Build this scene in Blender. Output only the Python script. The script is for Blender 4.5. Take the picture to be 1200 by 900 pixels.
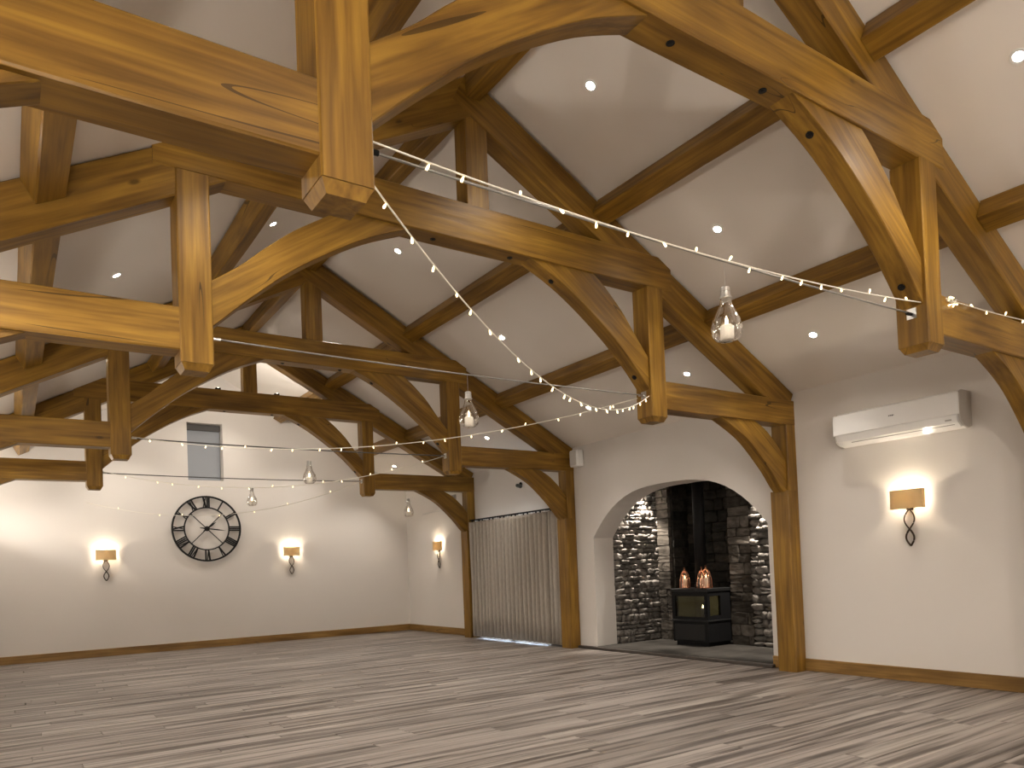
import bpy, bmesh, math, random
from mathutils import Vector, Matrix, noise
random.seed(7)
scene = bpy.context.scene
for o in list(bpy.data.objects): bpy.data.objects.remove(o)
COL = scene.collection
PI = math.pi

# ------------------------------------------------------------------ camera
PSI, ROLL, PITCH, FPX, CX, CY = 0.5974, 0.0396, 0.0220, 869.23, 601.16, 647.33
EYE = Vector((0, 0, 1.16))
fw0 = Vector((math.sin(PSI), math.cos(PSI), 0)); rt0 = Vector((math.cos(PSI), -math.sin(PSI), 0)); up0 = Vector((0, 0, 1))
fwd = fw0 * math.cos(PITCH) + up0 * math.sin(PITCH)
upp = -fw0 * math.sin(PITCH) + up0 * math.cos(PITCH)
c_, s_ = math.cos(ROLL), math.sin(ROLL)
rt = rt0 * c_ - upp * s_
up = rt0 * s_ + upp * c_
cam = bpy.data.cameras.new('camera'); cam_o = bpy.data.objects.new('camera', cam); COL.objects.link(cam_o)
m = Matrix((( rt.x, up.x, -fwd.x, EYE.x), (rt.y, up.y, -fwd.y, EYE.y), (rt.z, up.z, -fwd.z, EYE.z), (0, 0, 0, 1)))
cam_o.matrix_world = m
cam.sensor_fit = 'HORIZONTAL'; cam.sensor_width = 36.0; cam.lens = FPX * 36.0 / 1200.0
cam.shift_x = (600 - CX) / 1200.0; cam.shift_y = (CY - 450) / 1200.0
cam.clip_start = 0.05; cam.clip_end = 100
scene.camera = cam_o

# ------------------------------------------------------------------ world, exposure
w = bpy.data.worlds.new('night'); scene.world = w; w.use_nodes = True
w.node_tree.nodes['Background'].inputs[0].default_value = (0.02, 0.03, 0.05, 1)
w.node_tree.nodes['Background'].inputs[1].default_value = 0.3
vs = scene.view_settings
vs.view_transform = 'Standard'; vs.look = 'None'; vs.gamma = 1.0; vs.use_curve_mapping = False
vs.exposure = 1.52
DOWN_W, SCONCE_W, STRING_E, UP_W, FRONT_W, SIDE_W = 30.0, 19.0, 1.8, 17.0, 100.0, 30.0

# ------------------------------------------------------------------ room dimensions (metres)
XW, XLW = 6.737, -1.0            # fireplace-side wall, opposite wall
YB, YF = 13.723, -2.8            # clock wall, wall behind the camera
XC, ZR, SL = 2.96, 4.904, 0.54   # ridge line and roof slope
Y1, Y2, Y3, Y4 = 2.277, 4.641, 8.266, 11.023
TY = [Y1, Y2, Y3, Y4]
PL, PR, PW, PD = 0.858, 4.692, 0.188, 0.185
ZHB, ZHT, ZCB, ZCT = 2.523, 2.777, 3.60, 3.89
def roof(x): return ZR - SL * abs(x - XC)

# ------------------------------------------------------------------ materials
def mat(name):
    m = bpy.data.materials.new(name); m.use_nodes = True
    nt = m.node_tree; b = nt.nodes['Principled BSDF']
    return m, nt, b
def N(nt, t, **kw):
    n = nt.nodes.new(t)
    for k, v in kw.items(): setattr(n, k, v)
    return n
def ramp(nt, stops):
    r = N(nt, 'ShaderNodeValToRGB'); e = r.color_ramp.elements
    while len(e) < len(stops): e.new(0.5)
    for i, (p, c) in enumerate(stops): e[i].position = p; e[i].color = (*c, 1)
    return r
def plain(name, col, rough=0.5, metal=0.0, **kw):
    m, nt, b = mat(name)
    b.inputs['Base Color'].default_value = (*col, 1); b.inputs['Roughness'].default_value = rough; b.inputs['Metallic'].default_value = metal
    for k, v in kw.items(): b.inputs[k].default_value = v
    return m
def emit(name, col, strength):
    m, nt, b = mat(name)
    b.inputs['Base Color'].default_value = (*col, 1)
    b.inputs['Emission Color'].default_value = (*col, 1); b.inputs['Emission Strength'].default_value = strength
    return m
def obj_coords(nt, scale, shift=37.0):
    tc = N(nt, 'ShaderNodeTexCoord'); oi = N(nt, 'ShaderNodeObjectInfo')
    mu = N(nt, 'ShaderNodeMath', operation='MULTIPLY'); mu.inputs[1].default_value = shift
    nt.links.new(oi.outputs['Random'], mu.inputs[0])
    ad = N(nt, 'ShaderNodeVectorMath', operation='ADD')
    nt.links.new(tc.outputs['Object'], ad.inputs[0]); nt.links.new(mu.outputs[0], ad.inputs[1])
    mp = N(nt, 'ShaderNodeMapping'); mp.inputs['Scale'].default_value = scale
    nt.links.new(ad.outputs[0], mp.inputs[0])
    return mp.outputs[0], oi, ad.outputs[0]
def oak(name, light, mid, dark, rough=0.42):
    m, nt, b = mat(name); L = nt.links.new
    v, oi, base = obj_coords(nt, (0.55, 7.0, 7.0))
    n1 = N(nt, 'ShaderNodeTexNoise'); n1.inputs['Scale'].default_value = 2.2; n1.inputs['Detail'].default_value = 6; n1.inputs['Distortion'].default_value = 0.6
    L(v, n1.inputs['Vector'])
    r1 = ramp(nt, [(0.28, dark), (0.5, mid), (0.72, light)]); L(n1.outputs['Fac'], r1.inputs[0])
    # fine ray fleck
    mf = N(nt, 'ShaderNodeMapping'); mf.inputs['Scale'].default_value = (2.0, 48.0, 48.0); L(base, mf.inputs[0])
    nf = N(nt, 'ShaderNodeTexNoise'); nf.inputs['Scale'].default_value = 1.0; nf.inputs['Detail'].default_value = 3; L(mf.outputs[0], nf.inputs['Vector'])
    rf = ramp(nt, [(0.3, (0.74, 0.70, 0.66)), (0.6, (1.04, 1.04, 1.04))]); L(nf.outputs['Fac'], rf.inputs[0])
    # broad tone drift
    n2 = N(nt, 'ShaderNodeTexNoise'); n2.inputs['Scale'].default_value = 1.6; n2.inputs['Detail'].default_value = 2; L(base, n2.inputs['Vector'])
    r2 = ramp(nt, [(0.3, (0.72, 0.68, 0.62)), (0.65, (1.08, 1.06, 1.02))]); L(n2.outputs['Fac'], r2.inputs[0])
    mx = N(nt, 'ShaderNodeMix', data_type='RGBA', blend_type='MULTIPLY'); mx.inputs[0].default_value = 1.0
    mf2 = N(nt, 'ShaderNodeMix', data_type='RGBA', blend_type='MULTIPLY'); mf2.inputs[0].default_value = 1.0
    L(r1.outputs[0], mf2.inputs[6]); L(rf.outputs[0], mf2.inputs[7]); L(mf2.outputs[2], mx.inputs[6]); L(r2.outputs[0], mx.inputs[7])
    # drying checks: thin dark lines along the grain
    mp = N(nt, 'ShaderNodeMapping'); mp.inputs['Scale'].default_value = (0.22, 4.5, 4.5); L(base, mp.inputs[0])
    n3 = N(nt, 'ShaderNodeTexNoise'); n3.inputs['Scale'].default_value = 1.3; n3.inputs['Detail'].default_value = 1.5; L(mp.outputs[0], n3.inputs['Vector'])
    sb = N(nt, 'ShaderNodeMath', operation='SUBTRACT'); sb.inputs[1].default_value = 0.5; L(n3.outputs['Fac'], sb.inputs[0])
    ab = N(nt, 'ShaderNodeMath', operation='ABSOLUTE'); L(sb.outputs[0], ab.inputs[0])
    n4 = N(nt, 'ShaderNodeTexNoise'); n4.inputs['Scale'].default_value = 0.9; L(base, n4.inputs['Vector'])
    r4 = ramp(nt, [(0.52, (0, 0, 0)), (0.62, (0.004, 0.004, 0.004))]); L(n4.outputs['Fac'], r4.inputs[0])
    lt = N(nt, 'ShaderNodeMath', operation='LESS_THAN'); L(ab.outputs[0], lt.inputs[0]); L(r4.outputs[0], lt.inputs[1])
    # knots
    mk = N(nt, 'ShaderNodeMapping'); mk.inputs['Scale'].default_value = (1.1, 2.6, 2.6); L(base, mk.inputs[0])
    vo = N(nt, 'ShaderNodeTexVoronoi'); vo.inputs['Scale'].default_value = 1.1; L(mk.outputs[0], vo.inputs['Vector'])
    rk = ramp(nt, [(0.025, (1, 1, 1)), (0.055, (0, 0, 0))]); L(vo.outputs['Distance'], rk.inputs[0])
    mxk = N(nt, 'ShaderNodeMath', operation='MAXIMUM'); L(lt.outputs[0], mxk.inputs[0]); L(rk.outputs[0], mxk.inputs[1])
    mk2 = N(nt, 'ShaderNodeMath', operation='MULTIPLY'); mk2.inputs[1].default_value = 0.75; L(mxk.outputs[0], mk2.inputs[0])
    fin = N(nt, 'ShaderNodeMix', data_type='RGBA'); L(mk2.outputs[0], fin.inputs[0]); L(mx.outputs[2], fin.inputs[6]); fin.inputs[7].default_value = (dark[0]*.22, dark[1]*.2, dark[2]*.2, 1)
    L(fin.outputs[2], b.inputs['Base Color'])
    b.inputs['Roughness'].default_value = rough; b.inputs['Specular IOR Level'].default_value = 0.32
    bp = N(nt, 'ShaderNodeBump'); bp.inputs['Strength'].default_value = 0.25; bp.inputs['Distance'].default_value = 0.01
    L(n1.outputs['Fac'], bp.inputs['Height']); L(bp.outputs[0], b.inputs['Normal'])
    return m
OAK = oak('honey_oak', (0.345, 0.197, 0.030), (0.245, 0.132, 0.019), (0.145, 0.073, 0.011))
OAKTRIM = oak('skirting_oak', (0.36, 0.22, 0.07), (0.28, 0.165, 0.05), (0.18, 0.10, 0.03))

def plaster(name, col, rough=0.85):
    m, nt, b = mat(name); L = nt.links.new
    tc = N(nt, 'ShaderNodeTexCoord')
    n1 = N(nt, 'ShaderNodeTexNoise'); n1.inputs['Scale'].default_value = 0.9; n1.inputs['Detail'].default_value = 3; L(tc.outputs['Object'], n1.inputs['Vector'])
    r1 = ramp(nt, [(0.3, tuple(c * 0.96 for c in col)), (0.7, col)]); L(n1.outputs['Fac'], r1.inputs[0]); L(r1.outputs[0], b.inputs['Base Color'])
    b.inputs['Roughness'].default_value = rough
    n2 = N(nt, 'ShaderNodeTexNoise'); n2.inputs['Scale'].default_value = 55; L(tc.outputs['Object'], n2.inputs['Vector'])
    bp = N(nt, 'ShaderNodeBump'); bp.inputs['Strength'].default_value = 0.04; bp.inputs['Distance'].default_value = 0.01
    L(n2.outputs['Fac'], bp.inputs['Height']); L(bp.outputs[0], b.inputs['Normal'])
    return m
WALL = plaster('wall_paint', (0.71, 0.672, 0.63)); CEIL = plaster('ceiling_paint', (0.79, 0.735, 0.67))

def floor_wood():
    m, nt, b = mat('grey_brown_planks'); L = nt.links.new
    v, oi, base = obj_coords(nt, (0.38, 11.0, 11.0), 61.0)
    geo = N(nt, 'ShaderNodeNewGeometry')
    ad = N(nt, 'ShaderNodeMath', operation='ADD'); L(oi.outputs['Random'], ad.inputs[0]); L(geo.outputs['Random Per Island'], ad.inputs[1])
    fr = N(nt, 'ShaderNodeMath', operation='FRACT'); L(ad.outputs[0], fr.inputs[0])
    r0 = ramp(nt, [(0.0, (0.165, 0.142, 0.126)), (0.25, (0.205, 0.180, 0.164)), (0.7, (0.235, 0.208, 0.190)), (1.0, (0.265, 0.238, 0.215))]); L(fr.outputs[0], r0.inputs[0])
    n1 = N(nt, 'ShaderNodeTexNoise'); n1.inputs['Scale'].default_value = 1.6; n1.inputs['Detail'].default_value = 5; n1.inputs['Distortion'].default_value = 0.5; L(v, n1.inputs['Vector'])
    r1 = ramp(nt, [(0.36, (0.22, 0.185, 0.16)), (0.44, (0.55, 0.51, 0.48)), (0.52, (1.02, 1.0, 0.98)), (0.66, (1.40, 1.38, 1.36))]); L(n1.outputs['Fac'], r1.inputs[0])
    mx = N(nt, 'ShaderNodeMix', data_type='RGBA', blend_type='MULTIPLY'); mx.inputs[0].default_value = 1.0
    L(r0.outputs[0], mx.inputs[6]); L(r1.outputs[0], mx.inputs[7]); L(mx.outputs[2], b.inputs['Base Color'])
    b.inputs['Roughness'].default_value = 0.45
    bp = N(nt, 'ShaderNodeBump'); bp.inputs['Strength'].default_value = 0.15; bp.inputs['Distance'].default_value = 0.004
    L(n1.outputs['Fac'], bp.inputs['Height']); L(bp.outputs[0], b.inputs['Normal'])
    return m
PLANK = floor_wood()

def stone(name, stops):
    m, nt, b = mat(name); L = nt.links.new
    v, oi, base = obj_coords(nt, (1, 1, 1), 53.0)
    r0 = ramp(nt, stops); L(oi.outputs['Random'], r0.inputs[0])
    n1 = N(nt, 'ShaderNodeTexNoise'); n1.inputs['Scale'].default_value = 2.2; n1.inputs['Detail'].default_value = 6; L(v, n1.inputs['Vector'])
    r1 = ramp(nt, [(0.3, (0.5, 0.48, 0.46)), (0.65, (1.1, 1.08, 1.05))]); L(n1.outputs['Fac'], r1.inputs[0])
    mx = N(nt, 'ShaderNodeMix', data_type='RGBA', blend_type='MULTIPLY'); mx.inputs[0].default_value = 1.0
    L(r0.outputs[0], mx.inputs[6]); L(r1.outputs[0], mx.inputs[7]); L(mx.outputs[2], b.inputs['Base Color'])
    b.inputs['Roughness'].default_value = 0.95; b.inputs['Specular IOR Level'].default_value = 0.1
    bp = N(nt, 'ShaderNodeBump'); bp.inputs['Strength'].default_value = 0.5; bp.inputs['Distance'].default_value = 0.03
    L(n1.outputs['Fac'], bp.inputs['Height']); L(bp.outputs[0], b.inputs['Normal'])
    return m
RUBBLE = stone('rubble_stone', [(0, (0.14, 0.13, 0.12)), (0.5, (0.23, 0.215, 0.20)), (1, (0.33, 0.31, 0.29))])
ASHLAR = stone('squared_stone', [(0, (0.05, 0.044, 0.038)), (0.5, (0.085, 0.076, 0.066)), (1, (0.15, 0.134, 0.118))])  # squared pier stone, shade of the piers worked into its colour
ALCOVE_SHADE = stone('shade_darkened_stone', [(0, (0.018, 0.018, 0.016)), (0.5, (0.03, 0.028, 0.025)), (1, (0.055, 0.05, 0.043))])  # dark alcove stone, its colour lowered further to stand for the recess's shade
MORTAR = plain('dark_mortar', (0.022, 0.02, 0.018), 0.95)
HEARTH = stone('hearth_slate', [(0, (0.05, 0.046, 0.042)), (1, (0.062, 0.058, 0.053))])
STEPWOOD = plain('dark_step_edge', (0.05, 0.04, 0.033), 0.5)
BLACK = plain('black_iron', (0.008, 0.008, 0.008), 0.5, 0.0, **{'Specular IOR Level': 0.3})
BLACKM = plain('matt_black_steel', (0.005, 0.005, 0.0055), 0.6, 0.0, **{'Specular IOR Level': 0.2})
STEEL = plain('brushed_steel', (0.62, 0.61, 0.59), 0.3, 1.0)
BRONZE = plain('dark_bronze', (0.06, 0.042, 0.03), 0.35, 0.8)
WHITEP = plain('white_plastic', (0.80, 0.79, 0.77), 0.35)
GREYP = plain('grey_plastic', (0.36, 0.34, 0.31), 0.5)
WIRE = plain('white_wire', (0.80, 0.76, 0.66), 0.5)
CABLE = plain('grey_cable', (0.30, 0.29, 0.27), 0.4, 0.6)
DARKWIRE = plain('dark_cable', (0.06, 0.055, 0.05), 0.5)
COPPER = plain('polished_copper', (0.95, 0.50, 0.32), 0.18, 1.0)
WAX = plain('ivory_wax', (0.85, 0.80, 0.70), 0.6)
FLAME = emit('candle_flame', (1.0, 0.72, 0.42), 5.0)
LED = emit('fairy_led', (1.0, 0.78, 0.42), STRING_E)
LAMP = emit('downlight_lamp', (1.0, 0.93, 0.82), 55.0)
BULB = emit('sconce_bulb', (1.0, 0.84, 0.62), 20.0)
CANDLELED = emit('candle_tip_glow', (1.0, 0.86, 0.65), 2.2)
DAYGLASS = emit('daylit_glass', (0.62, 0.78, 1.0), 5.0)
BLIND = emit('dusk_lit_blind', (0.24, 0.25, 0.265), 0.06)
REVEAL = WALL
def glass(name, col=(1, 1, 1), blend=0.22):
    m, nt, b = mat(name); L = nt.links.new; nt.nodes.remove(b)   # thin blown glass: clear when faced, bright at its rim
    tr = N(nt, 'ShaderNodeBsdfTransparent'); tr.inputs[0].default_value = (*col, 1)
    gl = N(nt, 'ShaderNodeBsdfGlossy'); gl.inputs[0].default_value = (0.95, 0.93, 0.90, 1); gl.inputs['Roughness'].default_value = 0.06
    lw = N(nt, 'ShaderNodeLayerWeight'); lw.inputs[0].default_value = blend
    mx = N(nt, 'ShaderNodeMixShader'); L(lw.outputs['Facing'], mx.inputs[0]); L(tr.outputs[0], mx.inputs[1]); L(gl.outputs[0], mx.inputs[2])
    L(mx.outputs[0], nt.nodes['Material Output'].inputs[0]); return m
GLASS = glass('clear_glass', (0.96, 0.96, 0.96), 0.55); AMBER = glass('rose_glass', (0.96, 0.86, 0.80), 0.3)
STOVEGLASS = glass('smoked_stove_glass', (0.45, 0.46, 0.43), 0.06)
FIREBRICK = plain('pale_firebrick', (0.55, 0.52, 0.42), 0.8)
def shade_mat():
    m, nt, b = mat('gold_fabric_shade'); L = nt.links.new
    tr = N(nt, 'ShaderNodeBsdfTranslucent'); tr.inputs[0].default_value = (0.80, 0.60, 0.30, 1)
    mx = N(nt, 'ShaderNodeMixShader'); mx.inputs[0].default_value = 0.16
    b.inputs['Base Color'].default_value = (0.58, 0.44, 0.24, 1); b.inputs['Roughness'].default_value = 0.7
    L(b.outputs[0], mx.inputs[1]); L(tr.outputs[0], mx.inputs[2]); L(mx.outputs[0], nt.nodes['Material Output'].inputs[0])
    return m
SHADE = shade_mat()
def cloth_mat():
    m, nt, b = mat('taupe_linen'); L = nt.links.new
    tc = N(nt, 'ShaderNodeTexCoord'); mp = N(nt, 'ShaderNodeMapping'); mp.inputs['Scale'].default_value = (60, 60, 8); L(tc.outputs['Object'], mp.inputs[0])
    n1 = N(nt, 'ShaderNodeTexNoise'); n1.inputs['Scale'].default_value = 2; n1.inputs['Detail'].default_value = 3; L(mp.outputs[0], n1.inputs['Vector'])
    r = ramp(nt, [(0.3, (0.35, 0.315, 0.27)), (0.7, (0.44, 0.395, 0.34))]); L(n1.outputs['Fac'], r.inputs[0]); L(r.outputs[0], b.inputs['Base Color'])
    b.inputs['Roughness'].default_value = 0.9
    return m
LINEN = cloth_mat()

# ------------------------------------------------------------------ mesh helpers
def obj(name, bm, m, parent=None, smooth=False, M=None):
    bmesh.ops.recalc_face_normals(bm, faces=bm.faces)
    me = bpy.data.meshes.new(name); bm.to_mesh(me); bm.free()
    if smooth:
        for p in me.polygons: p.use_smooth = True
    me.materials.append(m)
    o = bpy.data.objects.new(name, me); COL.objects.link(o)
    if parent is not None: o.parent = parent
    if M is not None: o.matrix_local = M
    return o
def link_copy(o, parent=None):
    c = o.copy(); COL.objects.link(c); c.parent = parent
    for ch in [k for k in bpy.data.objects if k.parent == o]: link_copy(ch, c)
    return c
def empty(name, loc=(0, 0, 0)):
    o = bpy.data.objects.new(name, None); COL.objects.link(o); o.location = loc; o.empty_display_size = 0.1
    return o
def tag(o, label, cat, group=None):
    o['label'] = label; o['category'] = cat
    if group: o['group'] = group
    return o
def struct(o, label=None):
    o['kind'] = 'structure'
    if label: o['label'] = label
    return o
def add_box(bm, lo, hi):
    vs = [bm.verts.new((x, y, z)) for x in (lo[0], hi[0]) for y in (lo[1], hi[1]) for z in (lo[2], hi[2])]
    for f in ((0, 1, 3, 2), (4, 6, 7, 5), (0, 4, 5, 1), (2, 3, 7, 6), (0, 2, 6, 4), (1, 5, 7, 3)):
        bm.faces.new([vs[i] for i in f])
    return vs
def box_bm(lo, hi, bev=0.0, seg=1):
    bm = bmesh.new(); add_box(bm, lo, hi)
    if bev: bmesh.ops.bevel(bm, geom=bm.edges[:], offset=bev, segments=seg, affect='EDGES', profile=0.5)
    return bm
def prism_bm(pts, axis, a, b, bev=0.0):
    """extrude a 2D outline along an axis: axis 1 -> pts are (x,z); axis 0 -> pts are (y,z); axis 2 -> (x,y)"""
    bm = bmesh.new()
    def P(p, t):
        return {0: (t, p[0], p[1]), 1: (p[0], t, p[1]), 2: (p[0], p[1], t)}[axis]
    A = [bm.verts.new(P(p, a)) for p in pts]; B = [bm.verts.new(P(p, b)) for p in pts]
    n = len(pts)
    bm.faces.new(A); bm.faces.new(B[::-1])
    for i in range(n): bm.faces.new((A[i], B[i], B[(i + 1) % n], A[(i + 1) % n]))
    if bev:
        bmesh.ops.recalc_face_normals(bm, faces=bm.faces)
        es = [e for e in bm.edges if len(e.link_faces) == 2 and e.calc_face_angle(0) > 0.6]
        bmesh.ops.bevel(bm, geom=es, offset=bev, segments=1, affect='EDGES')
    return bm
def add_tube(bm, pts, r, n=6, closed=False):
    pts = [Vector(p) for p in pts]; rings = []
    for i, p in enumerate(pts):
        a = pts[i - 1] if (i > 0 or closed) else p; b = pts[(i + 1) % len(pts)] if (i < len(pts) - 1 or closed) else p
        t = (b - a).normalized(); u = t.cross(Vector((0.13, 0.21, 1)) if abs(t.z) < 0.9 else Vector((1, 0.1, 0))).normalized(); v = t.cross(u)
        rr = r[i] if isinstance(r, (list, tuple)) else r
        rings.append([bm.verts.new(p + (u * math.cos(2 * PI * k / n) + v * math.sin(2 * PI * k / n)) * rr) for k in range(n)])
    m_ = len(rings) if closed else len(rings) - 1
    for i in range(m_):
        A, B = rings[i], rings[(i + 1) % len(rings)]
        for k in range(n): bm.faces.new((A[k], A[(k + 1) % n], B[(k + 1) % n], B[k]))
    if not closed: bm.faces.new(rings[0][::-1]); bm.faces.new(rings[-1])
def tube_bm(pts, r, n=6, closed=False):
    bm = bmesh.new(); add_tube(bm, pts, r, n, closed); return bm
def lathe_bm(prof, n=20, cap=True):
    bm = bmesh.new(); rings = []
    for r, z in prof:
        if r < 1e-5: rings.append([bm.verts.new((0, 0, z))])
        else: rings.append([bm.verts.new((r * math.cos(2 * PI * k / n), r * math.sin(2 * PI * k / n), z)) for k in range(n)])
    for A, B in zip(rings, rings[1:]):
        if len(A) == 1 and len(B) == 1: continue
        for k in range(n):
            k2 = (k + 1) % n
            if len(A) == 1: bm.faces.new((A[0], B[k2], B[k]))
            elif len(B) == 1: bm.faces.new((A[k], A[k2], B[0]))
            else: bm.faces.new((A[k], A[k2], B[k2], B[k]))
    if cap:
        if len(rings[0]) > 1: bm.faces.new(rings[0][::-1])
        if len(rings[-1]) > 1: bm.faces.new(rings[-1])
    return bm
def T(x, y, z): return Matrix.Translation((x, y, z))
def frame(p0, p1, upv):
    """local x from p0 to p1, local z near upv"""
    x = (Vector(p1) - Vector(p0)).normalized(); z = Vector(upv); z = (z - x * z.dot(x)).normalized(); y = z.cross(x)
    M = Matrix.Identity(4)
    for i in range(3): M[i][0] = x[i]; M[i][1] = y[i]; M[i][2] = z[i]; M[i][3] = p0[i]
    return M
def timber(name, p0, p1, width, z0, z1, parent=None, m=None, upv=(0, 0, 1), wob=0.003, bev=0.007):
    """hewn beam: local x along its length, y = width centred, z from z0 to z1; edges slightly waved"""
    L = (Vector(p1) - Vector(p0)).length; n = max(2, int(L / 0.35)); bm = bmesh.new(); rings = []
    sd = random.random() * 50
    for i in range(n + 1):
        x = L * i / n; k = wob if 0 < i < n else 0
        j = lambda q: k * 2 * (noise.noise(Vector((sd + x * 1.3, q * 7.1, sd))))
        w2 = width / 2; b = bev
        prof = [(-w2 + j(1), z0 + b), (-w2 + b, z0 + j(2)), (w2 - b, z0 + j(2)), (w2 + j(3), z0 + b), (w2 + j(3), z1 - b), (w2 - b, z1 + j(4)), (-w2 + b, z1 + j(4)), (-w2 + j(1), z1 - b)]
        rings.append([bm.verts.new((x, y, z)) for y, z in prof])
    for A, B in zip(rings, rings[1:]):
        for k in range(8): bm.faces.new((A[k], A[(k + 1) % 8], B[(k + 1) % 8], B[k]))
    bm.faces.new(rings[0][::-1]); bm.faces.new(rings[-1])
    return obj(name, bm, m or OAK, parent, M=frame(p0, p1, upv))
def smooth_curve(pts, n=18):
    """Catmull-Rom through 2D points"""
    P = [pts[0]] + list(pts) + [pts[-1]]; out = []
    seg = len(pts) - 1
    for i in range(n + 1):
        t = seg * i / n; k = min(int(t), seg - 1); u = t - k
        a, b, c, d = P[k], P[k + 1], P[k + 2], P[k + 3]
        out.append(tuple(0.5 * ((2 * b[q]) + (-a[q] + c[q]) * u + (2 * a[q] - 5 * b[q] + 4 * c[q] - d[q]) * u * u + (-a[q] + 3 * b[q] - 3 * c[q] + d[q]) * u ** 3) for q in (0, 1)))
    return out
def brace(name, low, upp_, y0, y1, parent, m=None):
    """curved brace between two edge curves given in (x,z); local x follows its chord"""
    A = smooth_curve(low); B = smooth_curve(upp_); bm = bmesh.new()
    p0 = Vector((A[0][0], 0, A[0][1])); p1 = Vector((A[-1][0], 0, A[-1][1]))
    M = frame(p0, p1, (0, 0, 1)); Mi = M.inverted(); rings = []; b = 0.006
    for (ax, az), (bx, bz) in zip(A, B):
        d = Vector((bx - ax, 0, bz - az)); L = max(d.length, 1e-4); e = d / L * min(b, L * .3)
        ring = []
        for (x, z, off, y) in ((ax, az, e, y0), (ax, az, None, y0 + b), (ax, az, None, y1 - b), (ax, az, e, y1), (bx, bz, -e, y1), (bx, bz, None, y1 - b), (bx, bz, None, y0 + b), (bx, bz, -e, y0)):
            p = Vector((x, y, z)) + (off if off is not None else Vector()); ring.append(bm.verts.new(Mi @ p))
        rings.append(ring)
    for R, Q in zip(rings, rings[1:]):
        for k in range(8): bm.faces.new((R[k], R[(k + 1) % 8], Q[(k + 1) % 8], Q[k]))
    bm.faces.new(rings[0][::-1]); bm.faces.new(rings[-1])
    return obj(name, bm, m or OAK, parent, M=M)
def lamp(name, kind, loc, energy, col, parent=None, size=0.03, **kw):
    l = bpy.data.lights.new(name, kind); l.energy = energy; l.color = col
    if kind in ('POINT', 'SPOT'): l.shadow_soft_size = size
    for k, v in kw.items(): setattr(l, k, v)
    o = bpy.data.objects.new(name, l); COL.objects.link(o); o.location = loc
    if parent is not None: o.parent = parent
    return o

# ------------------------------------------------------------------ the setting
# floor: a screed slab carrying individual planks that run across the room
fl = struct(obj('floor', box_bm((XLW - .1, YF - .1, -0.12), (7.1, YB + .1, -0.022)), MORTAR))
PWID = 0.162; planks = []
row = 0; y = YF
while y < YB:
    x = XLW - random.uniform(0, 1.6)
    while x < XW:
        L = random.choice((1.25, 1.6, 1.9, 2.2)); a, b = max(x, XLW), min(x + L, XW)
        if b - a > 0.05: planks.append((a, b, y, min(y + PWID, YB)))
        x += L
    y += PWID; row += 1
def seen(pl):
    a, b, y0, y1 = pl; best = 0
    for fx in (0, .25, .5, .75, 1):
        px = a + (b - a) * fx; py = (y0 + y1) / 2
        d = px * math.sin(PSI) + py * math.cos(PSI); r = px * math.cos(PSI) - py * math.sin(PSI)
        if d < 1: continue
        u = CX + FPX * r / d; v = CY + FPX * EYE.z / d - ROLL * (u - 600)
        if -20 < u < 1220 and v < 930: best = max(best, 1 / d ** 2 + (b - a) * .001)
    return best
planks.sort(key=seen, reverse=True)
plank_meshes = {}
def plank_mesh(L, W):
    k = (round(L, 2), round(W, 3))
    if k not in plank_meshes:
        bm = bmesh.new(); g = 0.0012; b = 0.0022
        lo = [bm.verts.new(p) for p in ((g, g, -.02), (L - g, g, -.02), (L - g, W - g, -.02), (g, W - g, -.02))]
        md = [bm.verts.new(p) for p in ((g, g, -b), (L - g, g, -b), (L - g, W - g, -b), (g, W - g, -b))]
        hi = [bm.verts.new(p) for p in ((g + b, g + b, 0), (L - g - b, g + b, 0), (L - g - b, W - g - b, 0), (g + b, W - g - b, 0))]
        bm.faces.new(hi)
        for A, B in ((lo, md), (md, hi)):
            for i in range(4): bm.faces.new((A[i], A[(i + 1) % 4], B[(i + 1) % 4], B[i]))
        bm.faces.new(lo[::-1]); bmesh.ops.recalc_face_normals(bm, faces=bm.faces)
        me = bpy.data.meshes.new('plank'); bm.to_mesh(me); bm.free(); me.materials.append(PLANK); plank_meshes[k] = me
    return plank_meshes[k]
for a, b, y0, y1 in planks[:300]:
    o = bpy.data.objects.new('plank', plank_mesh(b - a, y1 - y0)); COL.objects.link(o); o.parent = fl; o.location = (a, y0, random.uniform(-.0006, .0006))
bm = bmesh.new()
for a, b, y0, y1 in planks[300:]: add_box(bm, (a + .0015, y0 + .0015, -.02), (b - .0015, y1 - .0015, -.0008))
o = obj('far_planks', bm, PLANK, fl); o['kind'] = 'stuff'

# walls
ZEAVE = roof(XW)
ARCH_A, ARCH_B, SPRING, APEX = 5.03, 7.90, 1.54, 2.15
def arch_pts(n=28):
    c = (ARCH_A + ARCH_B) / 2; hw = (ARCH_B - ARCH_A) / 2
    out = []
    for i in range(n + 1):
        t = PI * i / n; cc, ss = math.cos(t), math.sin(t)
        out.append((c - hw * cc, SPRING + (APEX - SPRING) * (1 - abs(cc) ** 3.0)))
    return out
WT = 0.36
pts = [(YF, 0), (ARCH_A, 0)] + arch_pts() + [(ARCH_B, 0), (YB, 0), (YB, ZEAVE + .12), (YF, ZEAVE + .12)]
struct(obj('wall_right', prism_bm(pts, 0, XW, XW + WT), WALL))
struct(obj('wall_left', prism_bm([(YF, 0), (YB, 0), (YB, ZEAVE + .12), (YF, ZEAVE + .12)], 0, XLW - .2, XLW), WALL))
WX0, WX1, WZ0, WZ1 = 2.60, 3.19, 2.92, 3.93
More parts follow.
